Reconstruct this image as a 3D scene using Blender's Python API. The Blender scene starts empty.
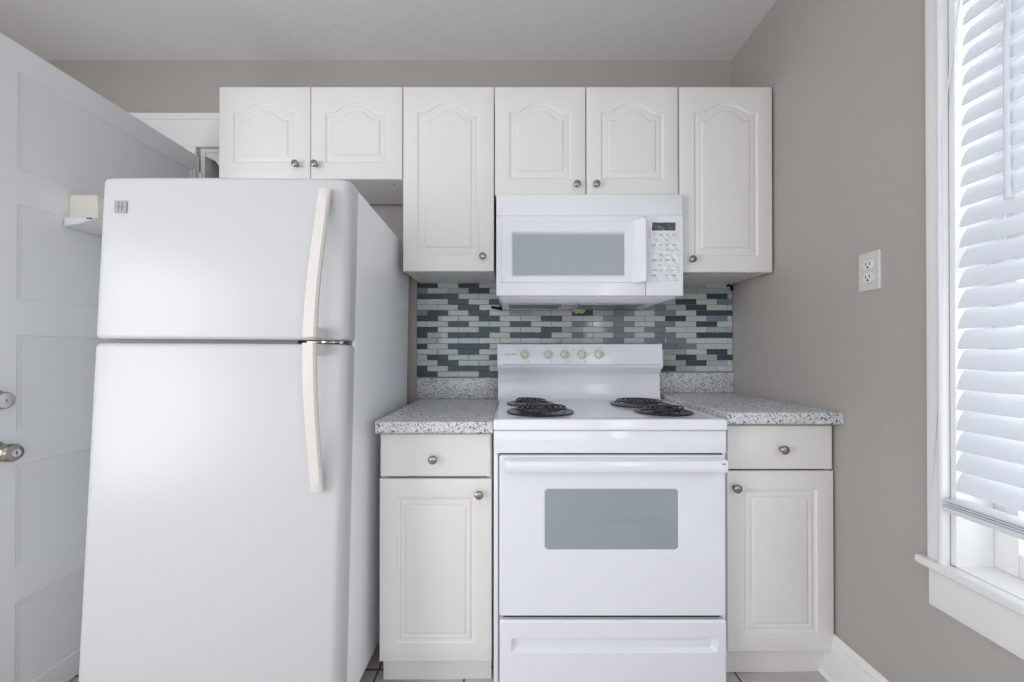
import bpy, bmesh, math, random
from mathutils import Vector, Matrix
random.seed(7)
PI = math.pi
scene = bpy.context.scene
C = scene.collection

# ------------------------------------------------------------------ camera
CZ = 1.13
cam_data = bpy.data.cameras.new('camera')
cam_data.sensor_width = 36.0
cam_data.lens = 395.0 / 1024.0 * 36.0
PITCH = 0.25
cam_data.shift_y = (12.0 - 395.0 * math.tan(math.radians(PITCH))) / 1024.0
cam_data.shift_x = 0.001
cam_data.clip_start = 0.02
cam = bpy.data.objects.new('camera', cam_data)
cam.location = (0, 0, CZ)
cam.rotation_euler = (math.radians(90 + PITCH), 0, 0)
C.objects.link(cam)
scene.camera = cam

# ------------------------------------------------------------------ world, lights, exposure
world = bpy.data.worlds.new('sky')
scene.world = world
world.use_nodes = True
bg = world.node_tree.nodes['Background']
bg.inputs['Color'].default_value = (0.90, 0.95, 1.0, 1)
bg.inputs['Strength'].default_value = 2.4
scene.view_settings.view_transform = 'Standard'
scene.view_settings.look = 'None'
scene.view_settings.gamma = 1
scene.view_settings.use_curve_mapping = False
scene.view_settings.exposure = -0.6

def area(name, loc, rot, sx, sy, power, color=(1, 1, 1), portal=False):
    l = bpy.data.lights.new(name, 'AREA')
    l.shape = 'RECTANGLE'; l.size = sx; l.size_y = sy
    l.energy = power; l.color = color
    if portal: l.cycles.is_portal = True
    o = bpy.data.objects.new(name, l)
    o.location = loc; o.rotation_euler = rot
    C.objects.link(o)
    return o
RY = -2.2            # rear wall
XLL = -2.6           # left wall
# daylight coming in through the big window assumed behind the camera and the window on the right, plus two added fills
area('rear_window_daylight', (-0.75, RY - 0.12, 1.15), (math.radians(90), 0, 0), 3.0, 1.6, 13, (0.97, 0.985, 1.0))
area('added_left_fill', (XLL + 0.12, -0.55, 1.20), (0, math.radians(-90), 0), 1.4, 1.3, 66, (0.98, 0.985, 1.0))  # added fill, no known window here; brightens the right wall
area('added_right_rear_fill', (1.08, -1.35, 1.30), (0, math.radians(90), 0), 1.2, 1.0, 20, (0.93, 0.965, 1.0))  # added unseen fill for the fridge side and the handle shadow
area('right_window_daylight', (1.60, 0.52, 1.45), (0, math.radians(90), 0), 1.9, 1.3, 15, (0.92, 0.96, 1.0))

# ------------------------------------------------------------------ materials
def mat(name, col, rough=0.5, metal=0.0, spec=0.5, bump=0.0, bscale=60.0, coat=0.0, bdist=0.002, var=0.0):
    m = bpy.data.materials.new(name); m.use_nodes = True
    nt = m.node_tree; p = nt.nodes['Principled BSDF']
    p.inputs['Base Color'].default_value = (*col, 1)
    p.inputs['Roughness'].default_value = rough
    p.inputs['Metallic'].default_value = metal
    p.inputs['Specular IOR Level'].default_value = spec
    p.inputs['Coat Weight'].default_value = coat
    p.inputs['Coat Roughness'].default_value = 0.08
    tc = nt.nodes.new('ShaderNodeTexCoord')
    nz = nt.nodes.new('ShaderNodeTexNoise'); nz.inputs['Scale'].default_value = bscale
    nz.inputs['Detail'].default_value = 3
    nt.links.new(tc.outputs['Object'], nz.inputs['Vector'])
    if bump:
        b = nt.nodes.new('ShaderNodeBump'); b.inputs['Strength'].default_value = bump
        b.inputs['Distance'].default_value = bdist
        nt.links.new(nz.outputs['Fac'], b.inputs['Height'])
        nt.links.new(b.outputs['Normal'], p.inputs['Normal'])
    if var:
        n2 = nt.nodes.new('ShaderNodeTexNoise'); n2.inputs['Scale'].default_value = 2.5
        nt.links.new(tc.outputs['Object'], n2.inputs['Vector'])
        r = nt.nodes.new('ShaderNodeValToRGB')
        r.color_ramp.elements[0].position = 0.3; r.color_ramp.elements[1].position = 0.7
        r.color_ramp.elements[0].color = (*[c * (1 - var) for c in col], 1)
        r.color_ramp.elements[1].color = (*[min(1, c * (1 + var)) for c in col], 1)
        nt.links.new(n2.outputs['Fac'], r.inputs['Fac'])
        nt.links.new(r.outputs['Color'], p.inputs['Base Color'])
    return m

def srgb(r, g, b):
    def f(c):
        c /= 255.0
        return c / 12.92 if c <= 0.04045 else ((c + 0.055) / 1.055) ** 2.4
    return (f(r), f(g), f(b))

M_wall = mat('greige_wall_paint', srgb(173, 168, 163), 0.55, bump=0.35, bscale=45, bdist=0.003, var=0.012)
M_ceil = mat('ceiling_paint', srgb(228, 227, 227), 0.8, bump=0.5, bscale=18, bdist=0.004)
M_trim = mat('white_gloss_trim', srgb(232, 232, 232), 0.35, bump=0.12, bscale=30)
M_door = mat('white_door_paint', srgb(228, 230, 232), 0.38, bump=0.10, bscale=25)
M_cab = mat('white_thermofoil', srgb(228, 226, 224), 0.36, bump=0.05, bscale=40)
M_cabin = mat('cabinet_box_melamine', srgb(226, 223, 219), 0.45)
M_raw = mat('cabinet_edge_brown', srgb(150, 125, 105), 0.6)
M_app = mat('white_appliance_enamel', srgb(231, 233, 239), 0.16, spec=0.5, coat=0.3)
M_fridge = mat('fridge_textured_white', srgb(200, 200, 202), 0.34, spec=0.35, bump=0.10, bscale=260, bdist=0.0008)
M_fside_lit = mat('fridge_side_lit_white', srgb(244, 247, 250), 0.3, bump=0.10, bscale=260, bdist=0.0008)  # fridge white lightened for window light on this side; front kept darker
M_handle = mat('ivory_handle_plastic', srgb(220, 217, 212), 0.35)
M_beige = mat('aged_cream_plastic', srgb(229, 226, 214), 0.45, var=0.04)
M_tan = mat('tan_plastic', srgb(190, 175, 150), 0.6)
M_gap = mat('grey_gasket', srgb(95, 100, 105), 0.5)
M_dark = mat('dark_gap', srgb(20, 22, 25), 0.8, spec=0.1)
M_black = mat('black_coil', srgb(78, 79, 84), 0.25, metal=0.9)
M_pan = mat('black_chrome_drip_pan', srgb(34, 36, 40), 0.25, metal=0.3)
M_nickel = mat('brushed_nickel', srgb(158, 153, 146), 0.22, metal=1.0, bump=0.05, bscale=200)
M_keyface = mat('satin_key_face', srgb(215, 215, 215), 0.4, metal=0.8)
M_glassgrey = mat('oven_window_glass', srgb(150, 157, 166), 0.10, spec=0.6, coat=0.4)
M_mwglass = mat('microwave_window_screen', srgb(165, 172, 180), 0.25, spec=0.5)
M_badge = mat('silver_badge', srgb(160, 160, 163), 0.4, metal=0.3)
M_badge2 = mat('badge_lines', srgb(120, 120, 124), 0.4, metal=0.3)
M_mark = mat('grey_printing', srgb(110, 112, 118), 0.5)
M_key = mat('pale_grey_printing', srgb(150, 154, 160), 0.5)
M_ring = mat('beige_dial_ring', srgb(200, 190, 172), 0.5)
M_grout = mat('grey_grout', srgb(150, 152, 150), 0.8)
M_toe = mat('toe_kick_white', srgb(222, 219, 218), 0.5)
M_film = mat('clear_wrinkled_film', srgb(226, 229, 232), 0.12, bump=1.0, bscale=55, bdist=0.006, coat=0.8)
M_lcd = mat('dark_display_under_film', srgb(60, 66, 72), 0.1, bump=1.0, bscale=70, bdist=0.006, coat=0.8)
M_filter = mat('aluminium_filter', srgb(150, 152, 155), 0.35, metal=0.8, bump=0.6, bscale=300)
M_tile = [mat('slate_glass_tile', srgb(62, 76, 84), 0.18, spec=0.3, var=0.10),
          mat('steel_grey_glass_tile', srgb(112, 126, 132), 0.07, coat=0.6, var=0.08),
          mat('pale_stone_tile', srgb(188, 192, 190), 0.30, var=0.05),
          mat('sage_grey_glass_tile', srgb(160, 170, 170), 0.07, coat=0.6, var=0.05),
          mat('silver_grey_tile', srgb(182, 187, 190), 0.10, coat=0.4, var=0.05)]

def speckle():
    m = bpy.data.materials.new('speckled_granite_laminate'); m.use_nodes = True
    nt = m.node_tree; p = nt.nodes['Principled BSDF']
    tc = nt.nodes.new('ShaderNodeTexCoord')
    v = nt.nodes.new('ShaderNodeTexVoronoi'); v.inputs['Scale'].default_value = 330
    v2 = nt.nodes.new('ShaderNodeTexVoronoi'); v2.inputs['Scale'].default_value = 210
    for w in (v, v2): nt.links.new(tc.outputs['Object'], w.inputs['Vector'])
    def ramp(src, stops):
        s = nt.nodes.new('ShaderNodeSeparateColor'); nt.links.new(src.outputs['Color'], s.inputs['Color'])
        r = nt.nodes.new('ShaderNodeValToRGB'); r.color_ramp.interpolation = 'CONSTANT'
        e = r.color_ramp.elements
        e[0].position = 0; e[0].color = (*stops[0][1], 1)
        e[1].position = stops[1][0]; e[1].color = (*stops[1][1], 1)
        for pos, c in stops[2:]:
            k = e.new(pos); k.color = (*c, 1)
        nt.links.new(s.outputs['Red'], r.inputs['Fac'])
        return r
    a = ramp(v, [(0, srgb(140, 144, 149)), (0.10, srgb(180, 183, 187)), (0.35, srgb(206, 208, 211)), (0.70, srgb(220, 221, 223))])
    b = ramp(v2, [(0, srgb(130, 134, 141)), (0.08, srgb(255, 255, 255)), (0.94, srgb(200, 204, 209))])
    mx = nt.nodes.new('ShaderNodeMix'); mx.data_type = 'RGBA'; mx.blend_type = 'MULTIPLY'
    mx.inputs['Factor'].default_value = 1
    nt.links.new(a.outputs['Color'], mx.inputs[6]); nt.links.new(b.outputs['Color'], mx.inputs[7])
    nt.links.new(mx.outputs[2], p.inputs['Base Color'])
    p.inputs['Roughness'].default_value = 0.22
    return m
M_counter = speckle()

def floor_mat():
    m = bpy.data.materials.new('ceramic_floor_tile'); m.use_nodes = True
    nt = m.node_tree; p = nt.nodes['Principled BSDF']
    tc = nt.nodes.new('ShaderNodeTexCoord'); mp = nt.nodes.new('ShaderNodeMapping')
    mp.inputs['Location'].default_value = (-0.772 + 0.311 * 8, -1.415 + 0.311 * 12, 0)
    br = nt.nodes.new('ShaderNodeTexBrick'); br.offset = 0; br.squash = 1
    br.inputs['Scale'].default_value = 1; br.inputs['Brick Width'].default_value = 0.311
    br.inputs['Row Height'].default_value = 0.311; br.inputs['Mortar Size'].default_value = 0.0035
    br.inputs['Color1'].default_value = (*srgb(198, 190, 187), 1)
    br.inputs['Color2'].default_value = (*srgb(190, 183, 180), 1)
    br.inputs['Mortar'].default_value = (*srgb(70, 62, 58), 1)
    nt.links.new(tc.outputs['Object'], mp.inputs['Vector']); nt.links.new(mp.outputs['Vector'], br.inputs['Vector'])
    nt.links.new(br.outputs['Color'], p.inputs['Base Color'])
    p.inputs['Roughness'].default_value = 0.35
    return m
M_floor = floor_mat()

def glass_mat():
    m = bpy.data.materials.new('clear_window_glass'); m.use_nodes = True
    nt = m.node_tree; nt.nodes.clear()
    o = nt.nodes.new('ShaderNodeOutputMaterial')
    t = nt.nodes.new('ShaderNodeBsdfTransparent'); g = nt.nodes.new('ShaderNodeBsdfGlossy')
    g.inputs['Roughness'].default_value = 0.02
    mx = nt.nodes.new('ShaderNodeMixShader'); mx.inputs[0].default_value = 0.06
    nt.links.new(t.outputs[0], mx.inputs[1]); nt.links.new(g.outputs[0], mx.inputs[2])
    nt.links.new(mx.outputs[0], o.inputs[0])
    return m
M_glass = glass_mat()

def slat_mat():
    m = bpy.data.materials.new('white_blind_slat'); m.use_nodes = True
    nt = m.node_tree; p = nt.nodes['Principled BSDF']
    p.inputs['Base Color'].default_value = (*srgb(240, 242, 246), 1); p.inputs['Roughness'].default_value = 0.4
    tr = nt.nodes.new('ShaderNodeBsdfTranslucent'); tr.inputs['Color'].default_value = (0.85, 0.9, 1, 1)
    mx = nt.nodes.new('ShaderNodeMixShader'); mx.inputs[0].default_value = 0.22
    o = nt.nodes['Material Output']
    nt.links.new(p.outputs[0], mx.inputs[1]); nt.links.new(tr.outputs[0], mx.inputs[2]); nt.links.new(mx.outputs[0], o.inputs[0])
    return m
M_slat = slat_mat()

# ------------------------------------------------------------------ geometry helpers
def empty(name, loc, label=None, cat=None, group=None):
    o = bpy.data.objects.new(name, None); o.empty_display_size = 0.1
    o.location = loc; C.objects.link(o)
    tag(o, label, cat, group)
    return o
def tag(o, label=None, cat=None, group=None):
    if label: o['label'] = label
    if cat: o['category'] = cat
    if group: o['group'] = group
    return o
def root_offset(p):
    v = Vector((0, 0, 0))
    while p is not None:
        v += p.location; p = p.parent
    return v
def obj(name, bm, mats, parent=None, smooth=35, at=None, label=None):
    """link bm (world coordinates) as one mesh object; 'at' puts its origin somewhere useful"""
    if not isinstance(mats, (list, tuple)): mats = [mats]
    bmesh.ops.recalc_face_normals(bm, faces=bm.faces)
    o_par = root_offset(parent) if parent else Vector((0, 0, 0))
    org = Vector(at) if at else (o_par if parent else Vector((0, 0, 0)))
    bmesh.ops.translate(bm, verts=bm.verts, vec=-org)
    me = bpy.data.meshes.new(name); bm.to_mesh(me); bm.free()
    for m in mats: me.materials.append(m)
    if smooth:
        me.shade_smooth(); me.set_sharp_from_angle(angle=math.radians(smooth))
    o = bpy.data.objects.new(name, me); C.objects.link(o)
    o.location = org - o_par
    if parent: o.parent = parent
    if label: o['label'] = label
    return o
def struct(name, bm, m, smooth=0, parent=None, at=None):
    o = obj(name, bm, m, parent, smooth, at)
    if parent is None: o['kind'] = 'structure'
    return o
def box(bm, x0, x1, y0, y1, z0, z1, bev=0.0, seg=2, mi=0):
    t = bmesh.new()
    bmesh.ops.create_cube(t, size=1)
    for v in t.verts:
        v.co = Vector(((x0 + x1) / 2 + v.co.x * (x1 - x0), (y0 + y1) / 2 + v.co.y * (y1 - y0), (z0 + z1) / 2 + v.co.z * (z1 - z0)))
    if bev:
        bmesh.ops.bevel(t, geom=t.edges[:], offset=bev, segments=seg, profile=0.5, affect='EDGES', clamp_overlap=True)
    merge(bm, t, mi)
def merge(bm, t, mi=0, M=None):
    mp = {}
    for v in t.verts: mp[v] = bm.verts.new(M @ v.co if M else v.co)
    for f in t.faces:
        nf = bm.faces.new([mp[v] for v in f.verts]); nf.material_index = mi or f.material_index
    t.free()
def B(*boxes, bev=0.0):
    bm = bmesh.new()
    for b in boxes: box(bm, *b[:6], bev=(b[6] if len(b) > 6 else bev))
    return bm
def loft(bm, loops, cap0=True, cap1=True, mi=0, closed=True):
    L = [[bm.verts.new(p) for p in lp] for lp in loops]
    n = len(L[0])
    for a, b in zip(L, L[1:]):
        for i in range(n if closed else n - 1):
            j = (i + 1) % n
            f = bm.faces.new((a[i], a[j], b[j], b[i])); f.material_index = mi
    if cap0: bm.faces.new(L[0]).material_index = mi
    if cap1: bm.faces.new(L[-1]).material_index = mi
    return L
def rrect(a0, a1, b0, b1, r, n=5):
    r = max(r, 1e-5); pts = []
    for cx, cy, s in ((a1 - r, b0 + r, -PI / 2), (a1 - r, b1 - r, 0), (a0 + r, b1 - r, PI / 2), (a0 + r, b0 + r, PI)):
        for k in range(n + 1):
            t = s + PI / 2 * k / n
            pts.append((cx + r * math.cos(t), cy + r * math.sin(t)))
    return pts
def front(pts, y): return [(a, y, b) for a, b in pts]
def top(pts, z): return [(a, b, z) for a, b in pts]
def lathe(bm, prof, origin, axis, n=24, mi=0):
    """prof: list of (radius, distance along axis)"""
    ax = Vector(axis).normalized(); q = Vector((0, 0, 1)).rotation_difference(ax)
    loops = []
    for r, h in prof:
        loops.append([Vector(origin) + q @ Vector((max(r, 1e-5) * math.cos(2 * PI * k / n), max(r, 1e-5) * math.sin(2 * PI * k / n), h)) for k in range(n)])
    loft(bm, loops, mi=mi)
def tube(bm, pts, r, n=8, mi=0):
    pts = [Vector(p) for p in pts]; loops = []; up = Vector((0, 0, 1)); pu = None
    for i, p in enumerate(pts):
        d = (pts[min(i + 1, len(pts) - 1)] - pts[max(i - 1, 0)]).normalized()
        if pu is None:
            pu = up if abs(d.z) < 0.9 else Vector((1, 0, 0))
        u = (pu - d * pu.dot(d)).normalized(); w = d.cross(u); pu = u
        loops.append([p + r * (math.cos(2 * PI * k / n) * u + math.sin(2 * PI * k / n) * w) for k in range(n)])
    loft(bm, loops, mi=mi)

# ------------------------------------------------------------------ room shell
W = 1.956; XR = 1.095; XL = -2.6; HC = 2.585
def fz(x): return 0.005 + 0.022 * (x + 0.25)      # the old floor falls away to the left
# floor
bm = bmesh.new()
lo = [(XL - .1, RY - .1), (XR + .12, RY - .1), (XR + .12, W + 2.0), (XL - .1, W + 2.0)]
loft(bm, [[(x, y, fz(x) - 0.08) for x, y in lo], [(x, y, fz(x)) for x, y in lo]])
struct('floor', bm, M_floor)
struct('ceiling', B((XL - .1, XR + .12, RY - .1, W + 2.0, HC, HC + .08)), M_ceil)
# back wall with the doorway behind the fridge
DX0, DX1, DZ = -1.54, -0.79, 2.145
zb = -0.1
struct('wall_back', B((XL - .1, DX0, W, W + .12, zb, HC), (DX1, XR + .12, W, W + .12, zb, HC), (DX0, DX1, W, W + .12, DZ, HC)), M_wall)
# right wall with window opening
WY0, WY1, WZ0, WZ1 = 0.06, 0.985, 0.604, 2.16
TH = 0.125
struct('wall_right', B((XR, XR + TH, WY1, W, zb, HC), (XR, XR + TH, -.80, WY0, zb, HC), (XR, XR + TH, RY, -.80, zb, .68), (XR, XR + TH, RY, -.80, 2.02, HC), (XR, XR + TH, RY, -1.9, .68, 2.02),
                       (XR, XR + TH, WY0, WY1, zb, WZ0 - 0.02), (XR, XR + TH, WY0, WY1, WZ1, HC)), M_wall)
struct('wall_left', B((XL - .1, XL, RY, W, zb, .5), (XL - .1, XL, RY, W, 2.0, HC), (XL - .1, XL, RY, -1.25, .5, 2.0), (XL - .1, XL, .15, W, .5, 2.0)), M_wall)
struct('wall_rear', B((XL, XR, RY - .1, RY, zb, 0.4), (XL, XR, RY - .1, RY, 2.3, HC), (XL, -2.25, RY - .1, RY, 0.4, 2.3), (0.75, XR, RY - .1, RY, 0.4, 2.3)), M_wall)
# next room, seen over the open door
bm = B((XL, 0.6, W + 1.6, W + 1.7, zb, HC), (XL - .1, XL, W, W + 1.7, zb, HC), (.6, .7, W + .12, W + 1.7, zb, HC)); struct('wall_far', bm, M_wall)
bm = bmesh.new()
sl = [(-1.519, 2.124), (-1.519, 2.108), (-1.470, 2.085), (-1.452, 2.060), (-1.446, 2.035), (-1.40, 2.02), (-1.40, 2.124)]
loft(bm, [[(x, W + .004, z) for x, z in sl], [(x, W + .05, z) for x, z in sl]])
struct('trim_4', bm, M_trim)
# door casing (header with cap, jambs)
bm = B((DX0 - .38, DX1 + .09, W - .018, W - .001, DZ, DZ + .158, .003), (DX0 - .385, DX1 + .095, W - .026, W - .001, DZ + .132, DZ + .165, .006),
       (DX1, DX1 + .09, W - .018, W - .001, 0.0, DZ, .003), (DX0 - .10, DX0 - .012, W - .018, W - .001, -0.04, DZ, .003))
box(bm, DX0 + .001, DX0 + .02, W, W + .12, -.02, DZ - .001); box(bm, DX1 - .02, DX1 - .001, W, W + .12, -.01, DZ - .001)
box(bm, DX0 + .02, DX1 - .02, W, W + .12, DZ - .02, DZ - .001)
struct('trim_1', bm, M_trim)
# baseboard on the right wall with its shoe moulding
bm = bmesh.new()
pr = [(XR - .001, .182), (XR - .006, .182), (XR - .010, .172), (XR - .015, .165), (XR - .015, .145), (XR - .018, .138), (XR - .018, fz(1.07)), (XR - .001, fz(1.07))]
loft(bm, [[(x, RY, z) for x, z in pr], [(x, 1.373, z) for x, z in pr]])
q = [(XR - .018, fz(1.07)), (XR - .018, .052)] + [(XR - .018 - .020 * math.sin(t), fz(1.07) + .020 * math.cos(t)) for t in (0.0, .4, .8, 1.2, PI / 2)]
q = [(XR - .018, fz(1.07)), (XR - .018, fz(1.07) + .018), (XR - .026, fz(1.07) + .017), (XR - .033, fz(1.07) + .010), (XR - .036, fz(1.07))]
loft(bm, [[(x, RY, z) for x, z in q], [(x, 1.373, z) for x, z in q]])
struct('baseboard_right', bm, M_trim, 30)
bm = bmesh.new()
box(bm, XL, DX0 - .105, W - .016, W, -.05, .15, .003)
struct('baseboard_back', bm, M_trim)

# ------------------------------------------------------------------ window on the right wall
win = empty('window_1', (XR, (WY0 + WY1) / 2, WZ0)); win['kind'] = 'structure'
CT = 0.017   # casing thickness
bm = bmesh.new()
for ya, yb in ((WY1, WY1 + .042), (WY0 - .042, WY0)):
    box(bm, XR - CT, XR, ya, yb, WZ0 - .004, WZ1 + .10, .004)
box(bm, XR - CT - .007, XR, WY1 - .001, WY1 + .010, WZ0 - .004, WZ1 + .01, .0045, 3)     # inner bead
box(bm, XR - CT - .007, XR, WY0 - .010, WY0 + .001, WZ0 - .004, WZ1 + .01, .0045, 3)
box(bm, XR - CT - .003, XR, WY0 - .06, WY1 + .06, WZ1, WZ1 + .10, .004)
obj('window_casing', bm, M_trim, win)
bm = bmesh.new()
box(bm, XR, XR + TH, WY1 - .012, WY1, WZ0 - .02, WZ1); box(bm, XR, XR + TH, WY0, WY0 + .012, WZ0 - .02, WZ1)
box(bm, XR, XR + TH, WY0, WY1, WZ1 - .012, WZ1)
obj('window_jamb', bm, M_trim, win)
bm = bmesh.new()
box(bm, XR - .036, XR, WY0 - .08, WY1 + .058, WZ0 - .022, WZ0, .007, 3)
box(bm, XR, XR + TH, WY0 + .001, WY1 - .001, WZ0 - .022, WZ0)
obj('window_sill', bm, M_trim, win)
bm = bmesh.new()
box(bm, XR - CT, XR, WY0 - .05, WY1 + .038, WZ0 - .121, WZ0 - .022, .003)
obj('window_apron', bm, M_trim, win)
def sash(z0, z1, xs):
    bm = bmesh.new(); a, b = WY0 + .012, WY1 - .012; s = .048
    box(bm, xs, xs + .03, a, a + s, z0, z1, .003); box(bm, xs, xs + .03, b - s, b, z0, z1, .003)
    box(bm, xs, xs + .03, a + s, b - s, z0, z0 + .055, .003); box(bm, xs, xs + .03, a + s, b - s, z1 - .035, z1, .003)
    o = obj('window_sash', bm, M_trim, win)
    g = obj('window_pane', B((xs + .012, xs + .016, a + s, b - s, z0 + .055, z1 - .035)), M_glass, o, 0)
sash(WZ0, 1.38, XR + TH - .034); sash(1.36, WZ1 - .012, XR + TH - .001)

# white horizontal blind
bl = empty('window_blind', (XR + .035, 0.5, 0.75), 'white horizontal slatted blind hanging in the window on the right wall', 'blind')
SX = XR + .018
ya, yb = WY0 + .020, WY1 - .024
pitch = 0.0493
zrail = 0.772
def lean(z): return -.024 * max(0.0, (1.9 - z) / 1.1)
slat = bmesh.new()
n = 6; w = .050
prof = []
for k in range(n + 1):
    t = k / n - .5
    prof.append((t * w, .0035 * (1 - 4 * t * t)))
ang = math.radians(66)
def rot(u, v):   # slat tilted: lower edge to the room, upper edge to the glass
    return (u * math.cos(ang) - v * math.sin(ang), u * math.sin(ang) + v * math.cos(ang))
lp = [rot(u, v + .0012) for u, v in prof] + [rot(u, v - .0012) for u, v in reversed(prof)]
loft(slat, [[(SX + a, ya, b) for a, b in lp], [(SX + a, yb, b) for a, b in lp]])
z = zrail + .046
s0 = obj('slat', slat, M_slat, bl, 40, at=(0, 0, 0))
s0.location.z += z; s0.location.x += lean(z)
nsl = int((WZ1 - .07 - z) / pitch)
for k in range(1, nsl + 1):
    c = s0.copy(); C.objects.link(c); c.location.z = s0.location.z + k * pitch; c.location.x = s0.location.x - lean(z) + lean(z + k * pitch)
obj('headrail', B((XR + .006, XR + .062, ya, yb, WZ1 - .062, WZ1 - .014, .004)), M_slat, bl)
bm = bmesh.new()
for k in range(3):
    box(bm, SX - .054, SX - .004, ya, yb + .010, zrail - .0035 - k * .0058, zrail + .0002 - k * .0058, .0012)
box(bm, SX - .055, SX - .003, ya, yb + .010, zrail - .030, zrail - .0165, .004)
obj('bottom_rail', bm, M_slat, bl)
for yy in (0.80, 0.5, 0.22):
    bm = bmesh.new()
    tube(bm, [(SX - .026, yy, zrail - .02), (SX + .001, yy, 1.9), (SX + .001, yy, WZ1 - .05)], .0011, 6)
    obj('ladder_cord', bm, M_slat, bl)
bm = bmesh.new()
tube(bm, [(XR - .010, .862, 1.475), (XR - .008, .864, 1.8), (XR + .010, .866, WZ1 - .05)], .0052, 8)
lathe(bm, [(.0035, -.006), (.006, -.004), (.006, .02), (.0052, .022)], (XR - .010, .862, 1.472), (0, 0, 1), 12)
obj('tilt_wand', bm, M_slat, bl)
bm = bmesh.new()
tube(bm, [(XR - .019, .985, 1.2), (XR - .0195, 1.0, .95), (XR - .0195, 1.006, .86), (XR - .0195, 1.012, .79), (XR - .0195, 1.017, .765)], .0014, 6)
tube(bm, [(XR - .019, .985, 1.2), (XR - .019, .982, 1.7), (XR + .012, .955, WZ1 - .04)], .0014, 6)
obj('pull_cord', bm, M_slat, bl)

# ------------------------------------------------------------------ open door on the left
DF = -1.54                       # face towards the kitchen
dz0, dz1 = fz(DF) + .012, 2.097
dy0, dy1 = 1.118, 1.945
door = empty('door_1', (DF - .018, dy1, dz0)); door['kind'] = 'structure'
bm = bmesh.new()
py0, py1 = 1.230, 1.900
panels = [(2.011, 1.708), (1.597, 1.295), (1.187, .884), (.781, .463), (.355, .070)]
# core, stiles and rails
box(bm, DF - .032, DF - .009, dy0, dy1, dz0, dz1)
box(bm, DF - .0095, DF, dy0, py0, dz0, dz1); box(bm, DF - .0095, DF, py1, dy1, dz0, dz1)
prev = dz1
for zt, zl in panels:
    box(bm, DF - .0095, DF, py0, py1, zt, prev); prev = zl
box(bm, DF - .0095, DF, py0, py1, dz0, prev)
for zt, zl in panels:             # sloping panel moulding and raised field
    loops = []
    for ins, d in ((0, .0), (.004, .003), (.010, .0030), (.014, .0045), (.018, .005)):
        loops.append([(DF - d, a, b) for a, b in rrect(py0 + ins, py1 - ins, zl + ins, zt - ins, .0005, 1)])
    loft(bm, loops, cap0=False, cap1=True)
obj('door_leaf', bm, M_door, door, 20)
# deadbolt and knob
dk = bmesh.new()
lathe(dk, [(.0, 0), (.033, 0), (.033, .006), (.030, .010), (.027, .012), (.0255, .038), (.0235, .042), (.0225, .042)], (DF, 1.172, .989), (1, 0, 0), 32)
dbolt = obj('deadbolt', dk, M_nickel, door)
dk = bmesh.new()
lathe(dk, [(.0, .040), (.0222, .040), (.0222, .0435), (.020, .0445), (.0, .0445)], (DF, 1.172, .989), (1, 0, 0), 32)
obj('key_face', dk, M_keyface, dbolt)
obj('keyhole', B((DF + .0444, DF + .0450, 1.1708, 1.1732, .985, .993)), M_dark, dbolt)
dk = bmesh.new()
lathe(dk, [(.0, 0), (.034, 0), (.034, .005), (.028, .012), (.016, .014), (.0145, .026), (.019, .032), (.0255, .040), (.0275, .052), (.0265, .064), (.022, .071), (.014, .073), (.0, .073)], (DF, 1.172, .834), (1, 0, 0), 32)
kn = obj('door_knob', dk, M_nickel, door)
dk = bmesh.new()
lathe(dk, [(0, .0725), (.011, .0725), (.011, .0755), (0, .0755)], (DF, 1.172, .834), (1, 0, 0), 20)
obj('key_cylinder', dk, M_keyface, kn)
obj('keyhole', B((DF + .0752, DF + .0762, 1.1708, 1.1732, .829, .839)), M_dark, kn)
# cream box screwed high on the door
bm = bmesh.new()
loops = [[(x, y, z) for x, z in rrect(DF + .001, DF + .099, 1.600, 1.680, .006, 3)] for y in (1.375, 1.46)]
loft(bm, loops)
bx = obj('alarm_box', bm, M_beige, door, label='cream plastic box mounted high on the door')
bm = bmesh.new()
sh = [(DF, 1.598), (DF + .105, 1.598), (DF + .098, 1.590), (DF + .060, 1.578), (DF, 1.568)]
loft(bm, [[(x, y, z) for x, z in sh] for y in (1.360, 1.52)])
obj('box_bracket', bm, M_trim, bx)
obj('latch_slot', B((DF + .080, DF + .097, 1.356, 1.361, 1.5915, 1.5955)), M_gap, bx)
for zz in (1.93, .25):
    bm = bmesh.new()
    lathe(bm, [(0, 0), (.007, 0), (.007, .09), (0, .09)], (DF + .006, dy1 + .003, zz), (0, 0, 1), 12)
    box(bm, DF - .004, DF + .003, dy1 - .03, dy1, zz, zz + .09)
    obj('hinge', bm, M_trim, door)

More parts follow.
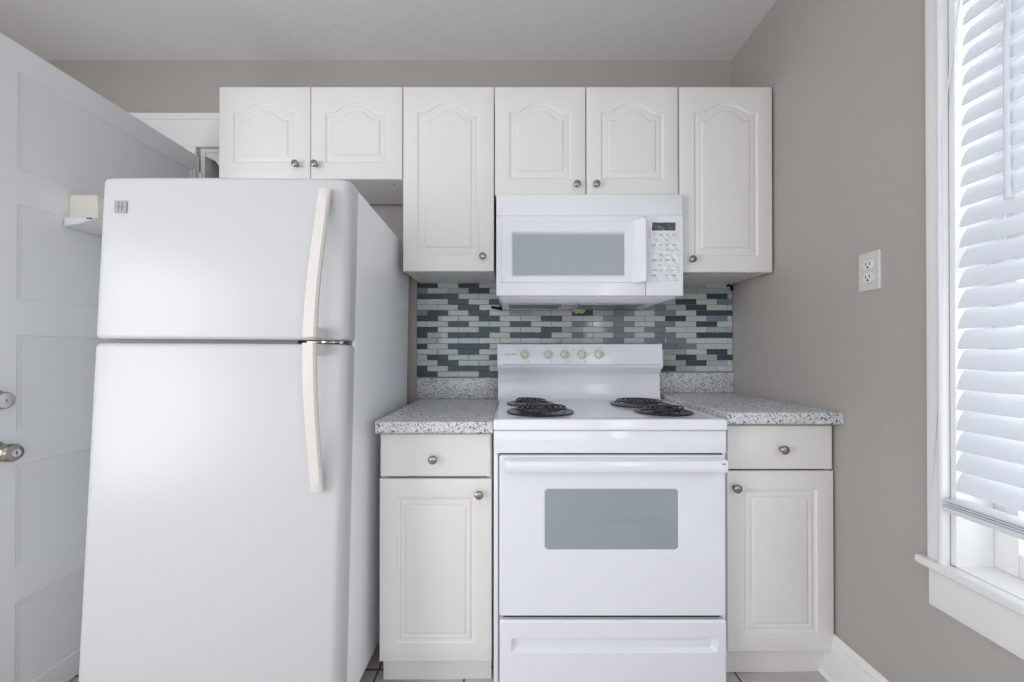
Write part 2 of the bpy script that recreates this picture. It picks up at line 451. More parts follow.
# ------------------------------------------------------------------ cabinets
PROFILE = [(0, 0), (.004, .0045), (.010, .0055), (.014, .0035), (.031, .0045), (.036, .0005), (.040, 0)]
def panel_door(bm, x0, x1, z0, z1, yf, mx=.060, mt=.066, mb=.068, rise=.040, thick=.019, nt=28, prof=PROFILE):
    """routed cabinet door: cathedral arch when rise > 0"""
    zs = z1 - mt - rise
    def line(p, q, n): return [(p[0] + (q[0] - p[0]) * k / n, p[1] + (q[1] - p[1]) * k / n) for k in range(n)]
    nb = 4; ns = 4
    def inner(ins):
        a, b = x0 + mx + ins, x1 - mx - ins; lo = z0 + mb + ins; hi = zs - ins
        cx = (a + b) / 2; hw = (b - a) / 2
        pts = line((a, lo), (b, lo), nb) + line((b, lo), (b, hi), ns)
        for k in range(nt):
            t = 1 - 2 * k / nt
            u = abs(t)
            s = 1 - .72 * (u / .60) ** 2 if u < .60 else (.28 * ((.833 - u) / .233) ** 2 if u < .833 else 0)
            pts.append((cx + t * hw, hi + rise * s))
        pts += line((a, hi), (a, lo), ns)
        return pts
    def outer(ins):
        a, b, lo, hi = x0 + ins, x1 - ins, z0 + ins, z1 - ins
        return line((a, lo), (b, lo), nb) + line((b, lo), (b, hi), ns) + line((b, hi), (a, hi), nt) + line((a, hi), (a, lo), ns)
    loops = [front(outer(0), yf + thick), front(outer(0), yf + .004), front(outer(.0012), yf + .0012), front(outer(.004), yf)]
    for ins, d in prof: loops.append(front(inner(ins), yf + d))
    loft(bm, loops)
knob_mesh = None
def knob(parent, x, z, y):
    """round nickel knob; its base sits on the door face"""
    global knob_mesh
    off = root_offset(parent)
    if knob_mesh is None:
        bm = bmesh.new()
        lathe(bm, [(0, 0), (.0075, 0), (.0075, .002), (.0055, .004), (.0050, .011), (.0075, .014), (.0125, .0165), (.0148, .020), (.0145, .023), (.0115, .026), (.006, .0275), (0, .028)], (0, 0, 0), (0, -1, 0), 24)
        bmesh.ops.recalc_face_normals(bm, faces=bm.faces)
        knob_mesh = bpy.data.meshes.new('knob'); bm.to_mesh(knob_mesh); bm.free()
        knob_mesh.materials.append(M_nickel); knob_mesh.shade_smooth(); knob_mesh.set_sharp_from_angle(angle=math.radians(50))
    o = bpy.data.objects.new('knob', knob_mesh); C.objects.link(o)
    o.parent = parent; o.location = Vector((x, y, z)) - off
    return o

YU = 1.636                     # front of the wall cabinet doors
ZT = 2.236
GRP = 'white wall cabinets above the worktop'
def wall_cabinet(x0, x1, z0, doors, knobs, label, back=W):
    t = empty('wall_cabinet', ((x0 + x1) / 2, (YU + back) / 2, z0), label, 'cabinet', GRP)
    th = .016; ya = YU + .0205
    bm = bmesh.new()
    box(bm, x0 + .001, x0 + th, ya, back, z0, ZT - .002); box(bm, x1 - th, x1 - .001, ya, back, z0, ZT - .002)
    box(bm, x0 + th, x1 - th, ya, back, z0 + .001, z0 + th); box(bm, x0 + th, x1 - th, ya, back, ZT - th, ZT - .002)
    box(bm, x0 + th, x1 - th, back - .008, back, z0 + th, ZT - th)
    obj('cabinet_body', bm, M_cabin, t, 0)
    for xx in (x0 + .05, x1 - .05):
        bm = bmesh.new(); lathe(bm, [(0, 0), (.004, 0), (.004, .0015), (0, .0015)], (xx, YU + .06, z0 - .0008), (0, 0, 1), 10)
        obj('screw_cap', bm, M_mark, t)
    for (a, b), (kx, kz) in zip(doors, knobs):
        bm = bmesh.new(); panel_door(bm, a, b, z0 - .003, ZT, YU)
        d = obj('cabinet_door', bm, M_cab, t, 30)
        knob(d, kx, kz, YU)
    return t
def xu(px): return (px - 511) * YU / 395.0
wall_cabinet(-1.213, -.452, 1.855, [(-1.213, -.834), (-.831, -.452)], [(-.886, 1.908), (-.808, 1.908)],
             'short two-door white wall cabinet above the refrigerator', back=W - .030)
wall_cabinet(-.448, -.071, 1.472, [(-.448, -.071)], [(-.116, 1.528)],
             'tall single-door white wall cabinet between the refrigerator and the microwave')
wall_cabinet(-.067, .694, 1.788, [(-.067, .310), (.314, .694)], [(.272, 1.825), (.352, 1.825)],
             'short two-door white wall cabinet directly above the microwave')
wall_cabinet(.700, 1.085, 1.468, [(.700, 1.085)], [(.746, 1.516)],
             'tall single-door white wall cabinet in the corner by the right wall')

YB = 1.332
DP = [(0, 0), (.004, .0045), (.012, .006), (.017, .002), (.021, .0015), (.029, .0045), (.034, .0005), (.037, 0)]
def base_cabinet(x0, x1, ztop, zf, drawer, doorz, kd, kk, label, mx):
    t = empty('base_cabinet', ((x0 + x1) / 2, 1.65, zf), label, 'cabinet', 'white base cabinets beside the range')
    ya = YB + .020; th = .016
    bm = bmesh.new()
    zc = doorz[0] - .002
    box(bm, x0 + .001, x0 + th, ya, W - .002, zc, ztop); box(bm, x1 - th, x1 - .001, ya, W - .002, zc, ztop)
    box(bm, x0 + th, x1 - th, ya, W - .002, zc, zc + th); box(bm, x0 + th, x1 - th, ya, W - .002, ztop - .02, ztop)
    box(bm, x0 + th, x1 - th, W - .012, W - .002, zc + th, ztop - .02)
    obj('cabinet_body', bm, M_cabin, t, 0)
    bm = bmesh.new()
    box(bm, x0 + .004, x1 - .004, YB + .034, YB + .05, zf, zc)
    box(bm, x0 + .004, x0 + .02, YB + .05, W - .01, zf, zc); box(bm, x1 - .02, x1 - .004, YB + .05, W - .01, zf, zc)
    obj('toe_kick', bm, M_toe, t, 0)
    bm = bmesh.new()
    loops = []
    for ins, y in ((0, YB + .019), (0, YB + .005), (.0015, YB + .002), (.004, YB + .0008), (.010, YB)):
        loops.append(front(rrect(x0 + .002 + ins, x1 - .004 - ins, drawer[0] + ins, drawer[1] - ins, .001, 2), y))
    loft(bm, loops)
    d = obj('drawer', bm, M_cab, t, 30); knob(d, kd[0], kd[1], YB)
    bm = bmesh.new(); panel_door(bm, x0, x1 - .001, doorz[0], doorz[1], YB, mx=mx, mt=.062, mb=.062, rise=0, nt=4, prof=DP)
    d = obj('cabinet_door', bm, M_cab, t, 30); knob(d, kk[0], kk[1], YB)
    return t
base_cabinet(-.443, -.064, .864, fz(-.25), (.713, .857), (.092, .706), (-.260, .775), (-.106, .658),
             'white base cabinet with one drawer, between refrigerator and range', .056)
base_cabinet(.728, 1.088, .894, fz(.9), (.738, .886), (.126, .732), (.909, .808), (.752, .679),
             'white base cabinet with one drawer, between range and right wall', .056)

def worktop(x0, x1, zt, zsp, label, xs0=None):
    t = empty('worktop', ((x0 + x1) / 2, 1.63, zt - .04), label, 'worktop', 'speckled worktops either side of the range')
    bm = bmesh.new(); yf = 1.298
    pr = [(W - .001, zt - .040), (W - .001, zt), (yf + .007, zt), (yf + .002, zt - .002), (yf, zt - .007), (yf, zt - .036), (yf + .003, zt - .040)]
    loft(bm, [[(x0, y, z) for y, z in pr], [(x1, y, z) for y, z in pr]])
    obj('worktop_slab', bm, M_counter, t, 30)
    bm = bmesh.new()
    box(bm, xs0 or x0, x1, W - .021, W - .001, zt + .0005, zsp, .003)
    obj('upstand', bm, M_counter, t, 30)
worktop(-.446, -.060, .905, 1.008, 'grey speckled worktop between the refrigerator and the range', -.4625)
worktop(.710, 1.093, .935, 1.034, 'grey speckled worktop in the corner by the right wall')

# ------------------------------------------------------------------ mosaic backsplash
U = .05105; RH = .0274; X0 = -.464; ZTOP = 1.478
dark = {0: [0, 4], 1: [5], 2: [0, 2, 28], 3: [3, 7, 25], 4: [4, 8, 12, 26], 5: [1, 5, 15, 27, 29], 6: [0, 6, 12, 24], 7: [3, 9, 27],
        8: [0, 6, 12], 9: [-1, 3, 5, 9, 11, 27, 29], 10: [], 11: [-1, 3, 5], 12: [4, 28], 13: [1, 7, 25, 29], 14: [2, 26], 15: [-1, 3, 5, 23], 16: [0, 6]}
mid = {4: [14, 18, 22], 5: [-1, 19, 23], 6: [18, 28], 7: [15, 19, 23], 8: [18, 22], 9: [15, 19, 23], 10: [18, 24, 22], 11: [23, 25], 3: [29], 1: [-1], 0: [18]}
bs = empty('mosaic_backsplash', (.3, W, 1.0), 'grey, white and slate mosaic tile backsplash behind the range', 'backsplash')
bm = bmesh.new()
box(bm, X0, 1.0925, W - .0055, W - .0005, ZTOP - 16 * RH - .004, ZTOP)
box(bm, X0, -.0605, W - .0055, W - .0005, ZTOP - 17 * RH, ZTOP - 16 * RH - .004)
obj('grout_bed', bm, M_grout, bs, 0)
bm = bmesh.new()
rt = random.Random(3)
for r in range(17):
    k = 0 if r % 2 == 0 else -1
    while k < 30.4:
        a = max(k, 0); b = min(k + 2, 30.5)
        if r == 16 and b > 8: break
        if k in dark[r]: mi = 0
        elif k in mid.get(r, []): mi = 1
        else: mi = rt.choice((2, 2, 2, 3, 3, 4, 4))
        xa = X0 + a * U + .0009; xb = X0 + b * U - .0009
        zt = ZTOP - r * RH - .0009; zl = ZTOP - (r + 1) * RH + .0009
        dy = rt.uniform(-.0004, .0004)
        tl = rt.uniform(-.00025, .00025)
        lps = [front(rrect(xa, xb, zl, zt, .0006, 1), W - .005), front(rrect(xa, xb, zl, zt, .0006, 1), W - .0085 + dy)]
        top_l = [(p[0], W - .0095 + dy + (tl if p[0] > (xa + xb) / 2 else -tl), p[2]) for p in front(rrect(xa + .001, xb - .001, zl + .001, zt - .001, .0004, 1), 0)]
        lps.append(top_l)
        loft(bm, lps, cap0=False, mi=mi)
        k += 2
obj('mosaic_tiles', bm, M_tile, bs, 20)

# small tan bracket under the microwave and black cable stub
bm = bmesh.new()
pr = [(.300, 1.352), (.368, 1.352), (.362, 1.330), (.350, 1.322), (.335, 1.326), (.318, 1.321), (.306, 1.333)]
loft(bm, [[(x, W - .0105, z) for x, z in pr], [(x, W - .022, z) for x, z in pr], [(x * .94 + .020, W - .026, z * .94 + 1.336 * .06) for x, z in pr]])
o = obj('wall_bracket', bm, M_tan, None, 30)
tag(o, 'small chipped tan bracket on the mosaic tiles just under the microwave', 'bracket')
bm = bmesh.new()
tube(bm, [(1.062, W - .0155, 1.458), (1.072, W - .016, 1.464), (1.082, W - .0155, 1.459), (1.086, W - .0155, 1.447), (1.086, W - .0155, 1.436)], .005, 8)
o = obj('cable_stub', bm, M_dark, None, 40)
tag(o, 'short black cable end poking out under the corner wall cabinet', 'cable')

# ------------------------------------------------------------------ microwave
YM = 1.606
mx0, mx1 = -.060, .702
mw = empty('microwave', ((mx0 + mx1) / 2, 1.78, 1.34), 'white over-the-range microwave with grey window, mounted under the wall cabinet', 'microwave')
mt, mbm = 1.778, 1.363
bm = bmesh.new()
box(bm, mx0 + .002, mx1 - .010, YM + .028, W - .011, mbm + .004, mt, .002)
# tapering lower housing
pr0 = rrect(mx0 + .010, mx1 - .014, YM + .030, W - .012, .01, 3)
pr1 = rrect(mx0 + .020, mx1 - .075, YM + .055, W - .014, .01, 3)
loft(bm, [top(pr0, mbm + .006), top(pr0, mbm - .004), top(pr1, mbm - .022)])
obj('microwave_body', bm, M_app, mw)
for a, b in ((mx0 + .05, .22), (.30, .58)):
    bm = bmesh.new()
    box(bm, a, b, YM + .10, W - .10, mbm - .0255, mbm - .0215, .001)
    obj('grease_filter', bm, M_filter, mw)
obj('cooktop_lamp', B((.235, .285, YM + .09, YM + .16, mbm - .0265, mbm - .0215, .001)), M_mwglass, mw)
bm = bmesh.new()
tube(bm, [(mx0 + .012, W - .03, mbm - .018), (mx0 - .01, W - .025, mbm - .012), (mx0 - .035, W - .022, mbm - .008)], .006, 8)
obj('power_cord', bm, M_dark, mw)
# vent strip on top
zv = 1.13 + (353 - 215.5) * YM / 395.0
bm = bmesh.new(); box(bm, mx0, mx1, YM, YM + .030, zv + .0012, mt, .005, 3)
box(bm, mx0 + .004, mx1 - .004, YM + .0035, YM + .030, zv - .002, zv + .004)
v = obj('vent_strip', bm, M_app, mw)
bm = bmesh.new()
for k in range(5): box(bm, .555 + .012 * k, .595 + .012 * k, YM + .02, YM + .045, mt, mt + .0015)
# door
xs = .5485
zc = 1.13 + (353 - 284) * YM / 395.0
bm = bmesh.new()
R = rrect
loops = [front(R(mx0, xs - .0012, mbm, zv - .001, .003), YM + .028), front(R(mx0, xs - .0012, mbm, zv - .001, .003), YM + .003),
         front(R(mx0 + .003, xs - .004, mbm + .003, zv - .004, .003), YM),
         front(R(mx0 + .020, xs - .018, zc + .004, zv - .022, .006), YM),
         front(R(mx0 + .023, xs - .021, zc + .007, zv - .025, .006), YM - .003),
         front(R(mx0 + .062, xs - .078, zc + .030, zv - .066, .004), YM - .003),
         front(R(mx0 + .070, xs - .086, zc + .038, zv - .074, .003), YM + .006)]
loft(bm, loops)
md = obj('microwave_door', bm, M_app, mw, 25)
loops = [front(R(mx0 + .070, xs - .086, zc + .038, zv - .074, .003), YM + .0059), front(R(mx0 + .070, xs - .086, zc + .038, zv - .074, .003), YM + .0040)]
bm = bmesh.new(); loft(bm, loops)
obj('door_window', bm, M_mwglass, md)
bm = bmesh.new()
hx0, hx1 = .494, .545
hp = [(hx0, YM - .001), (hx0 + .004, YM - .012), (hx0 + .016, YM - .017), (hx1 - .020, YM - .031), (hx1 - .006, YM - .033), (hx1, YM - .028), (hx1 - .001, YM - .001)]
loft(bm, [[(x, y, z) for x, y in hp] for z in (zc + .005, zv - .022)])
obj('door_handle', bm, M_app, md, 45)
# control panel
bm = bmesh.new()
loops = [front(R(xs + .0012, mx1, mbm, zv - .001, .003), YM + .028), front(R(xs + .0012, mx1, mbm, zv - .001, .003), YM + .003), front(R(xs + .004, mx1 - .003, mbm + .003, zv - .004, .003), YM)]
loft(bm, loops)
cp = obj('control_panel', bm, M_app, mw)
px0, px1, pz0, pz1 = xs + .016, mx1 - .019, 1.13 + 72 * YM / 395, 1.13 + 130.5 * YM / 395
bm = bmesh.new()
nx, nz = 26, 44
rw = random.Random(5)
ph = [(rw.uniform(40, 160), rw.uniform(60, 260), rw.uniform(0, 6.28), rw.uniform(.15, .5)) for _ in range(9)]
def wr(x, z): return .0022 + .0016 * sum(a * math.sin(kx * x + kz * z + 2.2 * math.sin(38 * x + p) + p) for kx, kz, p, a in ph)
G = [[bm.verts.new((px0 + (px1 - px0) * i / nx, YM - max(.0003, wr(px0 + (px1 - px0) * i / nx, pz0 + (pz1 - pz0) * j / nz)), pz0 + (pz1 - pz0) * j / nz)) for j in range(nz + 1)] for i in range(nx + 1)]
for i in range(nx):
    for j in range(nz):
        f = bm.faces.new((G[i][j], G[i + 1][j], G[i + 1][j + 1], G[i][j + 1]))
        u = i / nx; w_ = j / nz
        f.material_index = 1 if (w_ > .845 and w_ < .985 and u > .06 and u < .86) else 0
e = [ed for ed in bm.edges if ed.is_boundary]
ex = bmesh.ops.extrude_edge_only(bm, edges=e)
for vv in ex['geom']:
    if isinstance(vv, bmesh.types.BMVert): vv.co.y = YM + .0005
obj('keypad_film', bm, [M_film, M_lcd], cp, 60, label='control pad under wrinkled clear protective film')
bm = bmesh.new()
for r_ in range(9):
    for c_ in range(4):
        if (r_ * 4 + c_) % 7 == 5: continue
        xx = px0 + .012 + c_ * .026; zz = pz1 - .052 - r_ * .0205
        box(bm, xx, xx + .012 + .004 * ((r_ + c_) % 2), YM - .0030, YM - .0008, zz, zz + .0035)
obj('keypad_legend', bm, M_key, cp, 0)

# ------------------------------------------------------------------ range
rx0, rx1 = -.0575, .7030
rg = empty('electric_range', (.325, 1.58, fz(.33)), 'white electric range with four black coil burners and oven window', 'range')
bm = bmesh.new()
box(bm, rx0 + .002, rx1 - .002, 1.312, 1.90, fz(.33) + .03, .879, .002)
box(bm, rx0 + .03, rx1 - .03, 1.36, 1.86, fz(.33), fz(.33) + .03)
obj('range_body', bm, M_app, rg)
# front panel below the cooktop
bm = bmesh.new(); box(bm, rx0 + .001, rx1 - .001, 1.288, 1.312, .803, .8765, .003)
box(bm, rx0 + .001, rx0 + .015, 1.296, 1.312, fz(.33) + .03, .803, .002)
box(bm, rx1 - .010, rx1 - .001, 1.296, 1.312, fz(.33) + .03, .803, .002)
obj('front_panel', bm, M_app, rg)
# cooktop
bm = bmesh.new()
yf = 1.276; yr = 1.86
R2 = lambda i, r: rrect(rx0 + i, rx1 - i, yf + i, yr - .0, r)
loops = [top(rrect(rx0 + .002, rx1 - .002, yf + .004, yr, .008), .879), top(rrect(rx0, rx1, yf, yr, .010), .883), top(rrect(rx0, rx1, yf, yr, .010), .908),
         top(rrect(rx0 + .002, rx1 - .002, yf + .002, yr, .010), .9135), top(rrect(rx0 + .007, rx1 - .007, yf + .007, yr - .001, .010), .9165), top(rrect(rx0 + .014, rx1 - .014, yf + .014, yr - .002, .010), .9165),
         top(rrect(rx0 + .024, rx1 - .024, yf + .024, yr - .003, .012), .912), top(rrect(rx0 + .05, rx1 - .05, yf + .06, yr - .01, .012), .912)]
loft(bm, loops)
ck = obj('cooktop', bm, M_app, rg, 35)
# backguard
bm = bmesh.new()
pr = [(1.90, .905), (1.795, .9115), (1.812, .9125), (1.826, .917), (1.834, .926), (1.839, .945), (1.846, 1.026), (1.842, 1.034), (1.820, 1.056), (1.814, 1.064), (1.813, 1.080), (1.8205, 1.160), (1.825, 1.170), (1.835, 1.173), (1.90, 1.173)]
loft(bm, [[(x, y, z) for y, z in pr] for x in (rx0 - .0025, rx1 - .0095)])
bg_ = obj('backguard', bm, M_app, rg, 40)
for a, b in ((rx0 - .005, rx0 - .000), (rx1 - .012, rx1 - .007)):
    bm = bmesh.new()
    pr2 = [(1.90, 1.058), (1.816, 1.058), (1.811, 1.064), (1.811, 1.080), (1.8185, 1.162), (1.824, 1.173), (1.835, 1.176), (1.90, 1.176)]
    loft(bm, [[(x, y, z) for y, z in pr2] for x in (a, b)])
    obj('end_cap', bm, M_app, bg_, 40)
bm = bmesh.new(); box(bm, rx0 + .02, rx1 - .02, 1.812, 1.818, 1.0755, 1.0775)
obj('panel_crease', bm, M_key, bg_)
dial_mesh = None
sl_ = (1.8205 - 1.813) / .08
def py(z): return 1.813 + (z - 1.080) * sl_
for kx in (.066, .173, .249, .327, .405):
    zk = 1.124
    bm = bmesh.new()
    lathe(bm, [(0, 0), (.0215, 0), (.0215, .002), (.0185, .0022), (.0175, .010), (.0165, .013), (0, .0135)], (kx, py(zk) - .0005, zk), (0, -1, .09), 28)
    box(bm, kx - .004, kx + .004, py(zk) - .024, py(zk) - .010, zk - .0165, zk + .0165, .0025)
    d = obj('control_dial', bm, M_handle, bg_, 40)
    bm = bmesh.new()
    pts = [(kx + .0215 * math.cos(t), py(zk) - .002, zk + .0215 * math.sin(t)) for t in [PI * .6 + k * PI * .9 / 14 for k in range(15)]]
    tube(bm, pts, .0012, 5)
    pts = [(kx + .0125 * math.cos(t), py(zk) - .0145, zk + .0125 * math.sin(t)) for t in [-PI * .45 + k * PI * .9 / 10 for k in range(11)]]
    tube(bm, pts, .0013, 5)
    box(bm, kx - .0008, kx + .0008, py(zk) - .0245, py(zk) - .0238, zk + .004, zk + .015)
    obj('dial_ring', bm, M_ring, d, 40)
bm = bmesh.new()                              # printed marks and the little wordmark
for i, wch in enumerate((.004, .003, .005, .004, .003, .004, .005, .003, .004)):
    xx = -.026 + i * .0062
    box(bm, xx, xx + wch, py(1.123) - .0012, py(1.123), 1.1215, 1.1245)
obj('wordmark', bm, M_mark, bg_, 0)
bm = bmesh.new()
bm.free()
for kx in (.032, .289):
    bm = bmesh.new(); lathe(bm, [(0, 0), (.0022, 0), (.0022, .001), (0, .001)], (kx, py(1.145) - .0008, 1.145), (0, -1, 0), 8)
    obj('indicator_dot', bm, M_mark, bg_, 0)
for kx in (.079, .186, .262, .340, .418): obj('printed_mark', B((kx - .003, kx + .003, py(1.09) - .0008, py(1.09), 1.089, 1.092)), M_mark, bg_, 0)
for kx in (.066, .173, .249, .327, .405): obj('printed_scale', B((kx - .009, kx + .012, py(1.153) - .0008, py(1.153), 1.1525, 1.1537)), M_mark, bg_, 0)
bm = bmesh.new()
for i in range(3):
    for j in range(6): box(bm, .600 + i * .016, .611 + i * .016, py(1.10) - .0012, py(1.10) + .004, 1.098 + j * .0085, 1.1005 + j * .0085)
obj('vent_marks', bm, M_beige, bg_, 0)
# coil burners
def burner(x, y, rp, rc, tilt, phase):
    zc_ = .912
    bm = bmesh.new()
    lathe(bm, [(rp - .004, .000), (rp, .0015), (rp - .001, .004), (rp - .006, .005), (rp - .014, .003), (rp - .022, .0005), (rp * .55, -.0003), (.03, -.0003), (0, -.0003)], (x, y, zc_ + .0008), (0, 0, 1), 40)
    p = obj('drip_pan', bm, M_pan, rg, 30)
    bm = bmesh.new()
    n = 150; turns = 3.1 if rc < .085 else 4.1
    r0 = .022; pts = []
    for k in range(n + 1):
        t = k / n; a = phase + t * turns * 2 * PI; r = r0 + (rc - r0) * t
        pts.append((r * math.cos(a), r * math.sin(a), 0))
    a = phase + turns * 2 * PI
    pts.append(((rc - .004) * math.cos(a + .12), (rc - .004) * math.sin(a + .12), -.004))
    T = Matrix.Translation((x, y, zc_ + .0160)) @ Matrix.Rotation(tilt[0], 4, 'X') @ Matrix.Rotation(tilt[1], 4, 'Y')
    tube(bm, [T @ Vector(q_) for q_ in pts], .0032, 8)
    c = obj('coil', bm, M_black, p, 60)
    for k in range(3):
        bm = bmesh.new()
        a = phase + k * 2 * PI / 3
        t2 = [T @ Vector((r * math.cos(a), r * math.sin(a), -.0055)) for r in (.010, rc * .6, rc + .004)]
        t2.append(Vector((x + (rc + .006) * math.cos(a), y + (rc + .006) * math.sin(a), zc_ + .004)))
        tube(bm, t2, .0022, 6)
        obj('coil_support', bm, M_pan, c, 40)
    bm = bmesh.new()
    lathe(bm, [(0, 0), (.014, 0), (.016, .002), (.012, .004), (0, .005)], T @ Vector((0, 0, -.003)), (0, 0, 1), 16)
    obj('coil_hub', bm, M_pan, c, 40)
burner(.108, 1.462, .124, .098, (0, math.radians(-1.5)), .4)
burner(.083, 1.700, .101, .074, (0, math.radians(1.5)), 1.7)
burner(.545, 1.672, .124, .098, (0, 0), 2.6)
burner(.560, 1.455, .103, .074, (math.radians(-1), math.radians(-3)), .9)
# oven door
ex0, ex1 = -.0375, .6945
bm = bmesh.new()
YD = 1.277
wx0, wx1, wz0, wz1 = .110, .540, .495, .690
loops = [front(R(ex0, ex1, .280, .7985, .008), YD + .030), front(R(ex0, ex1, .280, .7985, .008), YD + .005), front(R(ex0 + .005, ex1 - .005, .285, .7935, .008), YD),
         front(R(wx0 - .004, wx1 + .004, wz0 - .004, wz1 + .004, .013), YD), front(R(wx0, wx1, wz0, wz1, .011), YD + .0025)]
loft(bm, loops)
od = obj('oven_door', bm, M_app, rg, 25)
bm = bmesh.new()
loft(bm, [front(R(wx0, wx1, wz0, wz1, .011), YD + .0024), front(R(wx0 + .001, wx1 - .001, wz0 + .001, wz1 - .001, .010), YD + .0012)])
og = obj('oven_window', bm, M_glassgrey, od)
obj('rack_line', B((wx0 + .02, wx1 - .02, YD + .0007, YD + .0013, .588, .590)), M_key, og, 0)
bm = bmesh.new()
hp = [(YD + .001, .793), (YD - .012, .794), (YD - .030, .788), (YD - .034, .780), (YD - .034, .760), (YD - .030, .753), (YD - .024, .752), (YD - .022, .760), (YD - .022, .772), (YD - .010, .779), (YD + .001, .779)]
loft(bm, [[(x, y, z) for y, z in hp] for x in (ex0 + .018, ex1 - .012)])
box(bm, ex0 + .016, ex0 + .034, YD - .030, YD + .001, .756, .792, .004); box(bm, ex1 - .028, ex1 - .010, YD - .030, YD + .001, .756, .792, .004)
obj('door_handle', bm, M_app, od, 40)
obj('handle_screw', B((ex1 - .030, ex1 - .020, YD - .036, YD - .032, .778, .783, .001)), M_badge, od)
obj('door_gap', B((ex0 + .012, ex1 - .012, 1.297, 1.313, .262, .284)), M_dark, rg)
obj('door_gap', B((ex0 + .002, ex1 - .002, 1.300, 1.313, .796, .8045)), M_dark, rg)
# storage drawer
bm = bmesh.new()
dx0, dx1, d0, d1 = ex0 + .001, ex1 + .003, fz(.33) + .035, .266
rz0, rz1 = .163, .212
loops = [front(R(dx0, dx1, d0, d1, .006), YD + .030), front(R(dx0, dx1, d0, d1, .006), YD + .006), front(R(dx0 + .006, dx1 - .006, d0 + .006, d1 - .006, .006), YD),
         front(R(.000, .668, rz0, rz1, .012), YD), front(R(.010, .652, rz0 + .010, rz1 - .001, .010), YD + .013), ]
loft(bm, loops)
obj('storage_drawer', bm, M_app, rg, 25)

# ------------------------------------------------------------------ refrigerator
FX0, FX1 = -1.230, -.486
FYF, FYS, FYR = 1.098, 1.166, 1.800      # front of doors, seam, rear at floor level
FZ0 = .0
FTOP = 1.632
fr = empty('refrigerator', ((FX0 + FX1) / 2, 1.45, fz(-.83)), 'white top-freezer refrigerator leaning back beside the open door', 'refrigerator')
bm = bmesh.new()
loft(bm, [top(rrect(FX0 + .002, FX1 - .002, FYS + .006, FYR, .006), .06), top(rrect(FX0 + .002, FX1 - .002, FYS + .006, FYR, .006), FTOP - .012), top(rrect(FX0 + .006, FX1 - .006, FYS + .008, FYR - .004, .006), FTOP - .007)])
obj('fridge_cabinet', bm, M_fside_lit, fr)
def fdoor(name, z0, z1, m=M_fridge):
    bm = bmesh.new(); loops = []
    def sec(ins):
        a, b = FX0 + ins, FX1 - ins; yf = FYF + ins; r = .026
        pts = [(a, FYS)]
        for k in range(7):
            t = PI + PI / 2 * k / 6
            pts.append((a + r + r * math.cos(t), yf + .006 + r + r * math.sin(t)))
        nn = 14
        for k in range(1, nn):
            u = k / nn; xx = a + r + (b - a - 2 * r) * u
            pts.append((xx, yf + .006 - .006 * (1 - (2 * u - 1) ** 2)))
        for k in range(7):
            t = 1.5 * PI + PI / 2 * k / 6
            pts.append((b - r + r * math.cos(t), yf + .006 + r + r * math.sin(t)))
        pts.append((b, FYS))
        return pts
    for z_, i in ((z0, .010), (z0 + .002, .005), (z0 + .006, .0015), (z0 + .012, 0), (z1 - .014, 0), (z1 - .007, .002), (z1 - .002, .007), (z1, .014)):
        loops.append([(x, min(y, FYS), z_) for x, y in sec(i)])
    loft(bm, loops)
    return obj(name, bm, m, fr, 50)
GZ = 1.143
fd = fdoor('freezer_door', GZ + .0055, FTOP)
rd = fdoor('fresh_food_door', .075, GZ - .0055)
obj('door_gasket', B((FX0 + .012, FX1 - .012, FYS, FYS + .008, .08, FTOP - .02), (FX0 + .055, FX1 - .150, FYF + .022, FYS, GZ - .007, GZ + .007)), M_gap, fr)
bm = bmesh.new()
box(bm, FX1 - .12, FX1 - .012, FYF + .016, FYS + .006, GZ - .002, GZ + .002, .0008)
box(bm, FX1 - .075, FX1 - .035, FYF + .012, FYF + .05, GZ - .005, GZ + .005, .002)
lathe(bm, [(0, 0), (.006, 0), (.006, .010), (0, .010)], (FX1 - .022, FYF + .026, GZ - .005), (0, 0, 1), 12)
obj('centre_hinge', bm, M_nickel, fr)
def handle(parent, z_end, z_mid):
    """bowed strip: close to the door at z_end, standing off at z_mid"""
    bm = bmesh.new(); loops = []; n = 20
    for k in range(n + 1):
        t = k / n; z_ = z_end + (z_mid - z_end) * t
        p = .010 + .052 * math.sin(t * PI / 2) ** 1.15
        xx = -.552 - .006 * t; hw = .0175 + .001 * t
        th = .014 if k else .006
        y1 = FYF - p + .004
        loops.append([(a, b, z_) for a, b in [(xx - hw, y1), (xx - hw, y1 - th * .6), (xx - hw + .005, y1 - th), (xx + hw - .005, y1 - th), (xx + hw, y1 - th * .6), (xx + hw, y1)]])
    loft(bm, loops)
    s = 1 if z_end > z_mid else -1
    box(bm, -.574, -.542, FYF - .060, FYF + .006, min(z_mid, z_mid + s * .03), max(z_mid, z_mid + s * .03), .003)
    box(bm, -.568, -.536, FYF - .012, FYF + .006, min(z_end, z_end - s * .03), max(z_end, z_end - s * .03), .002)
    return obj('door_handle', bm, M_handle, parent, 40)
handle(fd, 1.592, GZ + .008)
handle(rd, .716, GZ - .008)
bm = bmesh.new(); bx0 = -1.178; bz0 = 1.521; s = .036
loft(bm, [front(R(bx0, bx0 + s, bz0, bz0 + s, .002, 2), FYF + .006), front(R(bx0, bx0 + s, bz0, bz0 + s, .002, 2), FYF + .0008)])
bd = obj('badge', bm, M_badge, fd)
bm = bmesh.new()
box(bm, bx0 + .004, bx0 + s - .004, FYF + .0002, FYF + .001, bz0 + .017, bz0 + .019)
box(bm, bx0 + .012, bx0 + .014, FYF + .0002, FYF + .001, bz0 + .004, bz0 + s - .004)
box(bm, bx0 + .022, bx0 + .024, FYF + .0002, FYF + .001, bz0 + .004, bz0 + s - .004)
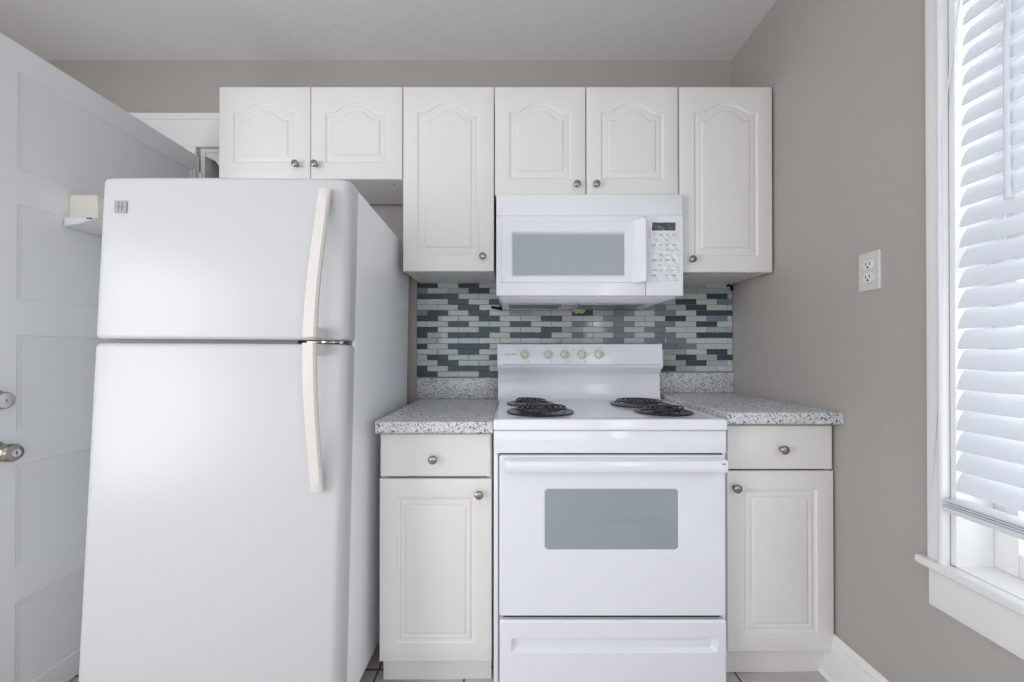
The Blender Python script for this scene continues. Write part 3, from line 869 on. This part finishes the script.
obj('badge_emblem', bm, M_badge2, bd, 0)
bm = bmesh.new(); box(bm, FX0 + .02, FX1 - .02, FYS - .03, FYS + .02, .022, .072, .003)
obj('toe_grille', bm, M_fside_lit, fr)
for xx in (FX0 + .06, FX1 - .06):
    for yy in (FYS + .05, FYR - .05):
        bm = bmesh.new()
        lathe(bm, [(0, 0), (.018, 0), (.018, .008), (.008, .010), (.008, .064), (0, .064)], (xx, yy, -.002), (0, 0, 1), 14)
        obj('levelling_foot', bm, M_dark, fr)
fr.rotation_euler = (math.radians(-2.35), math.radians(.3), 0)
fr.location.z += .008

# ------------------------------------------------------------------ outlet on the right wall
oc = (XR, 1.203, 1.379)
ot = empty('power_outlet', oc, 'white double power outlet on the right wall near the window', 'outlet')
bm = bmesh.new()
def side(pts, x): return [(x, a, b) for a, b in pts]
P = lambda i: rrect(oc[1] - .036 + i, oc[1] + .036 - i, oc[2] - .059 + i, oc[2] + .059 - i, .004, 3)
loft(bm, [side(P(0), XR), side(P(0), XR - .003), side(P(.003), XR - .006)])
M_plate = mat('painted_outlet_plate', srgb(205, 203, 201), 0.4)
M_rec = mat('receptacle_white', srgb(222, 222, 222), 0.4)
obj('cover_plate', bm, M_plate, ot, 30)
for dz in (-.0195, .0195):
    bm = bmesh.new(); z_ = oc[2] + dz
    loft(bm, [side(rrect(oc[1] - .017, oc[1] + .017, z_ - .0145, z_ + .0145, .009, 5), XR - .005), side(rrect(oc[1] - .0165, oc[1] + .0165, z_ - .014, z_ + .014, .009, 5), XR - .008)])
    r_ = obj('receptacle', bm, M_rec, ot, 30)
    bm = bmesh.new()
    box(bm, XR - .0085, XR - .0078, oc[1] - .0075, oc[1] - .0052, z_ - .001, z_ + .008); box(bm, XR - .0085, XR - .0078, oc[1] + .0052, oc[1] + .0075, z_ - .001, z_ + .008)
    lathe(bm, [(0, 0), (.003, 0), (.003, .0007), (0, .0007)], (XR - .0079, oc[1], z_ - .0075), (-1, 0, 0), 10)
    obj('slots', bm, M_dark, r_, 0)
